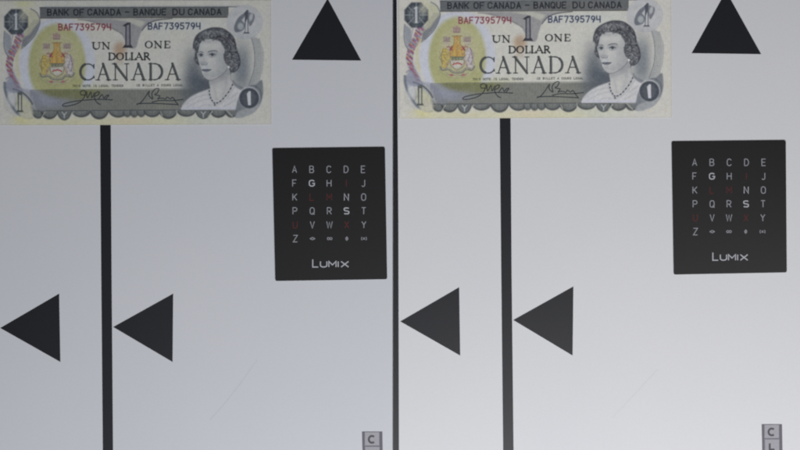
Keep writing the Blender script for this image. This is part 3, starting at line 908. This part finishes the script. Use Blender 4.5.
def print_material(name, tone):
    m = bpy.data.materials.new(name)
    m.use_nodes = True
    nt = m.node_tree
    b = nt.nodes['Principled BSDF']
    b.inputs['Roughness'].default_value = 0.6
    b.inputs['Specular IOR Level'].default_value = 0.3
    a = nt.nodes.new('ShaderNodeAttribute')
    a.attribute_name = 'ink'
    vm = nt.nodes.new('ShaderNodeVectorMath')
    vm.operation = 'MULTIPLY'
    vm.inputs[1].default_value = tone
    nt.links.new(a.outputs['Color'], vm.inputs[0])
    nt.links.new(vm.outputs['Vector'], b.inputs['Base Color'])
    tc = nt.nodes.new('ShaderNodeTexCoord')
    n = nt.nodes.new('ShaderNodeTexNoise')
    n.inputs['Scale'].default_value = 1500
    nt.links.new(tc.outputs['Object'], n.inputs['Vector'])
    bp = nt.nodes.new('ShaderNodeBump')
    bp.inputs['Strength'].default_value = 0.15
    bp.inputs['Distance'].default_value = 0.0001
    nt.links.new(n.outputs['Fac'], bp.inputs['Height'])
    nt.links.new(bp.outputs['Normal'], b.inputs['Normal'])
    return m


M_print = print_material('banknote_print', (1, 1, 1))
M_print_dim = print_material('banknote_print_dimmed', (0.80, 0.815, 0.83))  # same print and wear, multiplied darker to paint in the left side's dimmer exposure

PAPER_T = 0.00011


def note_z(x, y):
    """gentle waviness of the used note, in metres; never below its support"""
    u = (x - NX0) / (NX1 - NX0); v = (y - NY0) / (NY1 - NY0)
    return 0.00006 + 0.00022 * (np.sin(u * 7.3 + .4) * np.cos(v * 2.6 + u) + 1) * .5 + 0.00018 * np.clip((u - .93) / .07, 0, 1) ** 2 * v \
        + 0.00012 * np.exp(-((u - .5) / .012) ** 2)


def note_meshes():
    out = []
    z = note_z(X, Y) + PAPER_T + 0.00002
    P = np.stack([(X - NX0) * S, -(Y - NY0) * S, z], -1).reshape(-1, 3)
    col = np.concatenate([ALB, np.ones((NH, NW, 1))], -1).reshape(-1, 4)
    idx = np.arange(NH * NW).reshape(NH, NW)
    quads = np.stack([idx[1:, :-1], idx[1:, 1:], idx[:-1, 1:], idx[:-1, :-1]], -1)
    for r, nm in enumerate(REGN):
        q = quads[REG == r]
        if not len(q):
            continue
        used, inv = np.unique(q, return_inverse=True)
        inv = inv.reshape(q.shape)
        me = bpy.data.meshes.new(nm)
        me.vertices.add(len(used)); me.vertices.foreach_set('co', P[used].ravel())
        me.loops.add(q.size); me.loops.foreach_set('vertex_index', inv.ravel().astype(np.int32))
        me.polygons.add(len(q))
        me.polygons.foreach_set('loop_start', np.arange(0, q.size, 4, dtype=np.int32))
        me.update(calc_edges=True)
        at = me.color_attributes.new('ink', 'FLOAT_COLOR', 'POINT')
        at.data.foreach_set('color', col[used].ravel().astype(np.float32))
        me.materials.append(M_print)
        out.append((nm, me, RLAB.get(r)))
    # the paper itself, a closed thin sheet
    nu, nv = 136, 62
    us = np.linspace(NX0, NX1, nu + 1); vs = np.linspace(NY0, NY1, nv + 1)
    UX, UY = np.meshgrid(us, vs)
    zz = note_z(UX, UY)
    v = []
    for dz in (0, PAPER_T):
        for i in range(nv + 1):
            for j in range(nu + 1):
                v.append(((UX[i, j] - NX0) * S, -(UY[i, j] - NY0) * S, zz[i, j] + dz))
    n = (nu + 1) * (nv + 1)
    f = []
    I = lambda i, j: i * (nu + 1) + j
    for i in range(nv):
        for j in range(nu):
            a, b, c, d = I(i + 1, j), I(i + 1, j + 1), I(i, j + 1), I(i, j)
            f.append((d, c, b, a)); f.append((a + n, b + n, c + n, d + n))
    per = [I(0, j) for j in range(nu)] + [I(i, nu) for i in range(nv)] + [I(nv, j) for j in range(nu, 0, -1)] + [I(i, 0) for i in range(nv, 0, -1)]
    for k in range(len(per)):
        a, b = per[k], per[(k + 1) % len(per)]
        f.append((a, b, b + n, a + n))
    me = bpy.data.meshes.new('paper')
    me.from_pydata(v, [], f); me.update()
    me.materials.append(M_notepaper)
    out.append(('paper', me, None))
    return out


# ------------------------------------------------------------ the setting
BOARD_T = 0.003
tb = MB()
tb.prism([(-400, -300), (1200, -300), (1200, 750), (-400, 750)], -0.03 - BOARD_T, -BOARD_T)
t = tb.build('table_top', M_table)
t.location = W(0, 0)
tag(t, kind='structure')


# ------------------------------------------------------------ the two charts
def chart(x0, x1, y0, y1, mat, label, marks, dy, scratch):
    """marks: list of (name, points, label); z = 0 is the face of the board"""
    root = empty('test_chart', W((x0 + x1) / 2, (y0 + y1) / 2, -BOARD_T))
    tag(root, label, 'test chart', 'test charts lying side by side')
    ox, oy = (x0 + x1) / 2, (y0 + y1) / 2
    b = MB(ox, oy)
    b.prism([(x0, y0), (x1, y0), (x1, y1), (x0, y1)], 0, BOARD_T, 0.25)
    b.build('board', mat, root)
    for name, pts, lab in marks:
        m = MB(ox, oy)
        m.prism(pts, BOARD_T - .0001, BOARD_T + 0.00006)
        o = m.build(name, M_black, root)
        o['label'] = lab
    m = MB(ox, oy)
    m.ribbon(scratch, 0.32, BOARD_T + 0.00005)
    m.build('scratch', M_scratch if mat is M_board_dim else M_scratch_pale, root)['label'] = 'faint slanting hairline scratch in the lower half'
    return root


def tri(a, b, c):
    return [a, b, c]


chart(-30, 392.6, -40, 490, M_board_dim, 'dimmer white test chart on the left, black bar ending under its banknote', [
    ('bar', [(99.6, 60), (110.4, 60), (111.6, 270), (113.4, 490), (103.2, 490), (101.2, 270)], 'black upright bar running down from the banknote'),
    ('triangle', tri((0.2, 328), (59.2, 293.6), (60.4, 362)), 'black triangle pointing left, at the left edge'),
    ('triangle', tri((113.2, 327), (173.2, 293.6), (172.6, 362)), 'black triangle pointing left with its tip on the bar'),
    ('triangle', tri((327.6, -1.5), (361.2, 60.6), (292.0, 59.8)), 'black triangle pointing up beside the banknote'),
], 0, [(257, 360), (240, 384), (226, 402), (210, 420)])
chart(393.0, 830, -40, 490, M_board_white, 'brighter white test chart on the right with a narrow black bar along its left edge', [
    ('edge_bar', [(393.2, -40), (396.4, -40), (397.5, 110), (398.4, 220), (399.0, 460), (399.0, 490), (393.2, 490)], 'narrow black bar along the left edge'),
    ('bar', [(499.2, 60), (510.2, 60), (511.6, 270), (514.0, 490), (503.6, 490), (501.2, 270)], 'black upright bar running down from the banknote'),
    ('triangle', tri((400.2, 321.4), (459.2, 287.2), (460.2, 355.6)), 'black triangle pointing left with its tip on the edge bar'),
    ('triangle', tri((513.2, 320), (573.4, 286.4), (572.6, 355.6)), 'black triangle pointing left with its tip on the long bar'),
    ('triangle', tri((726.0, -9.0), (761.2, 54.2), (691.6, 53.2)), 'black triangle pointing up beside the banknote'),
], 0, [(658, 369), (645, 383), (632, 397), (612, 418)])

# ------------------------------------------------------------ banknotes
nm_list = note_meshes()
for dx, dy, rot, label in ((0, 0, -0.0045, 'banknote with woman\'s portrait on the brighter right chart, touching the narrow edge bar'),
                           (-400, 6.7, -0.0035, 'banknote with woman\'s portrait on the greyer left chart, in the photo\'s upper left corner')):
    root = empty('banknote', W(NX0 + dx, NY0 + dy + .4, 0.0))
    root.rotation_euler = (0, 0, -rot)
    tag(root, label, 'banknote', 'grey green one dollar banknotes')
    for nm, me, lab in nm_list:
        o = link(nm, me, root)
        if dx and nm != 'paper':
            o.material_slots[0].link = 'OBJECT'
            o.material_slots[0].material = M_print_dim
        if lab:
            o['label'] = lab

# ------------------------------------------------------------ cards with the alphabet
SYM = {
    '<o>': [arc(.31, .5, .19, .22, 0, 360, 12), [(-.14, .5), (.04, .38)], [(-.14, .5), (.04, .62)], [(.76, .5), (.58, .38)], [(.76, .5), (.58, .62)]],
    'oo': [arc(.08, .5, .2, .2, 0, 360, 12), arc(.54, .5, .2, .2, 0, 360, 12)],
    '(|)': [arc(.31, .5, .2, .24, 0, 360, 12), [(.31, .12), (.31, .88)]],
    '(x)': [arc(.02, .5, .16, .3, -110, -250, 6), arc(.6, .5, .16, .3, -70, 70, 6), [(.14, .32), (.48, .68)], [(.48, .32), (.14, .68)]],
}


def card(corners, cols, rows, wordmark, label):
    """corners TL TR BR BL; cols at the first and last row; wordmark = (x0, x1, ytop, ybottom)"""
    (ax, ay), (bx, by), (cx, cy), (ex, ey) = corners
    root = empty('alphabet_card', W((ax + cx) / 2, (ay + cy) / 2, 0))
    tag(root, label, 'card', 'black alphabet cards')
    ox, oy = (ax + cx) / 2, (ay + cy) / 2
    # rounded outline
    P = [np.array(p, float) for p in corners]
    out = []
    r = 2.0
    for i in range(4):
        a, b, c = P[i - 1], P[i], P[(i + 1) % 4]
        u = (a - b) / np.linalg.norm(a - b); w = (c - b) / np.linalg.norm(c - b)
        for k in range(6):
            tt = k / 5
            p = (1 - tt) ** 2 * (b + u * r) + 2 * tt * (1 - tt) * b + tt ** 2 * (b + w * r)
            out.append(tuple(p))
    T = 0.0007
    m = MB(ox, oy)
    m.prism(out, 0.00001, T, 0.18)
    m.build('card_body', M_card, root)
    grid = [['A', 'B', 'C', 'D', 'E'], ['F', 'G', 'H', 'I', 'J'], ['K', 'L', 'M', 'N', 'O'], ['P', 'Q', 'R', 'S', 'T'],
            ['U', 'V', 'W', 'X', 'Y'], ['Z', '<o>', 'oo', '(|)', '(x)']]
    for ri, row in enumerate(grid):
        f = ri / 5
        yc = rows[0] + (rows[1] - rows[0]) * f
        for ci, ch in enumerate(row):  # one glyph, one part
            x0 = cols[0][0] + (cols[0][1] - cols[0][0]) * ci / 4
            x1 = cols[1][0] + (cols[1][1] - cols[1][0]) * ci / 4
            xc = x0 + (x1 - x0) * f
            m = MB(ox, oy)
            h = 6.6
            if ch in SYM:
                h = 5.6
                g, wgt, mat, nm = SYM[ch], .7, M_cardink, 'symbol'
                wd = .62
            else:
                red = ch in 'LUMIX'
                bold = ch in 'GS'
                g, wgt, nm = sans(ch), (1.1 if bold else .85), 'letter'
                mat = M_red if red else (M_cardbold if bold or ch == 'N' else M_cardink)
                wd = {'M': .72, 'W': .84}.get(ch, .62)
                if bold: h = 5.8
            sx = h * (1.4 if ch in 'GS' and ch not in SYM else 1.0)
            for st in place_strokes(g, xc - wd / 2 * sx, yc - h / 2, h, sx):
                m.ribbon(st, wgt, T + 0.00003)
            o = m.build(nm, mat, root)
            if mat is M_red: o['label'] = 'dark red letter'
            if wgt > 1: o['label'] = 'bold pale letter'
    x0, x1, y0, y1 = wordmark
    m = MB(ox, oy)
    Wd = x1 - x0
    hh = y1 - y0
    specs = [('L', 0, .17, 0), ('U', .215, .18, .26), ('M', .45, .20, .26), ('I', .70, .03, .26), ('X', .79, .21, .26)]
    for ch, u, wf, top in specs:
        base = {'M': .72, 'I': .62}.get(ch, .62)
        if ch == 'I':
            st = [[(x0 + u * Wd + .4, y0 + top * hh), (x0 + u * Wd + .4, y1)]]
        else:
            st = place_strokes(sans(ch), x0 + u * Wd, y0 + top * hh, hh * (1 - top), wf * Wd / base)
        for s_ in st:
            m.ribbon(s_, 1.1, T + 0.00003)
    m.build('wordmark', M_cardbold, root)


card([(671.4, 141.6), (785.6, 140.4), (786.6, 272.4), (673.6, 274.6)], [(694.4, 763.6), (695.2, 762.2)], [162.4, 231.6],
     (712.6, 747.4, 252.6, 260.2), 'black card of pale and dark red letters lying on the brighter right chart')
card([(272.4, 148.6), (385.0, 147.2), (387.2, 279.2), (275.4, 281.0)], [(294.6, 363.4), (295.4, 364.0)], [169.4, 238.6],
     (312.8, 348.6, 259.4, 267.0), 'black card of pale and dark red letters lying on the dimmer left chart')


# ------------------------------------------------------------ little letter strips at the lower edge
def strip(x0, x1, ytop, label):
    ox, oy = (x0 + x1) / 2, ytop
    root = empty('letter_strip', W(ox, oy, 0))
    tag(root, label, 'letter strip', 'grey letter strips')
    cell = 14.6
    n = 3
    yb = ytop + cell * n + 1
    m = MB(ox, oy)
    m.prism([(x0, ytop), (x1, ytop), (x1 + .8, yb), (x0 + 1.2, yb)], 0.00001, 0.00016)
    m.build('backing', M_stripedge, root)
    for k in range(n):
        ya = ytop + .5 + k * cell
        sh = 1.0 * k * cell / (cell * n)
        m = MB(ox, oy)
        m.prism([(x0 + 2.9 + sh, ya), (x1 - 3.2 + sh, ya), (x1 - 3.2 + sh, ya + cell - 1.3), (x0 + 2.9 + sh, ya + cell - 1.3)], 0.00012, 0.00026)
        c = m.build('cell', M_strip, root)
        if k < 2:
            g = MB(ox, oy)
            h = 6.2
            xx = (x0 + x1) / 2 - .3 + sh
            if k == 0:
                g.ribbon([(xx + .1 + 3.2 * math.cos(a), ya + 7.2 + 3.4 * math.sin(a)) for a in [math.radians(-48 - 264 * i / 14) for i in range(15)]], 2.0, 0.00029)
            else:
                g.ribbon([(xx - 2.2, ya + 4), (xx - 2.2, ya + 4 + h), (xx + 2.6, ya + 4 + h)], 2.0, 0.00029)
            g.build('letter', M_stripink, c)
    m = MB(ox, oy)
    y = ytop + .8
    while y < yb - 1:
        for a, b in ((x0 + .5, x0 + 2.0), (x1 - 2.4, x1 - .7)):
            m.prism([(a, y), (b, y), (b, y + .8), (a, y + .8)], 0.00014, 0.0002)
        y += 1.75
    o = m.build('edge_ticks', M_striptick, root)
    o['kind'] = 'stuff'


strip(362, 382.4, 431.6, 'small grey letter strip below the black card on the dimmer left chart')
strip(761.6, 782, 424.2, 'small grey letter strip below the black card on the brighter right chart')
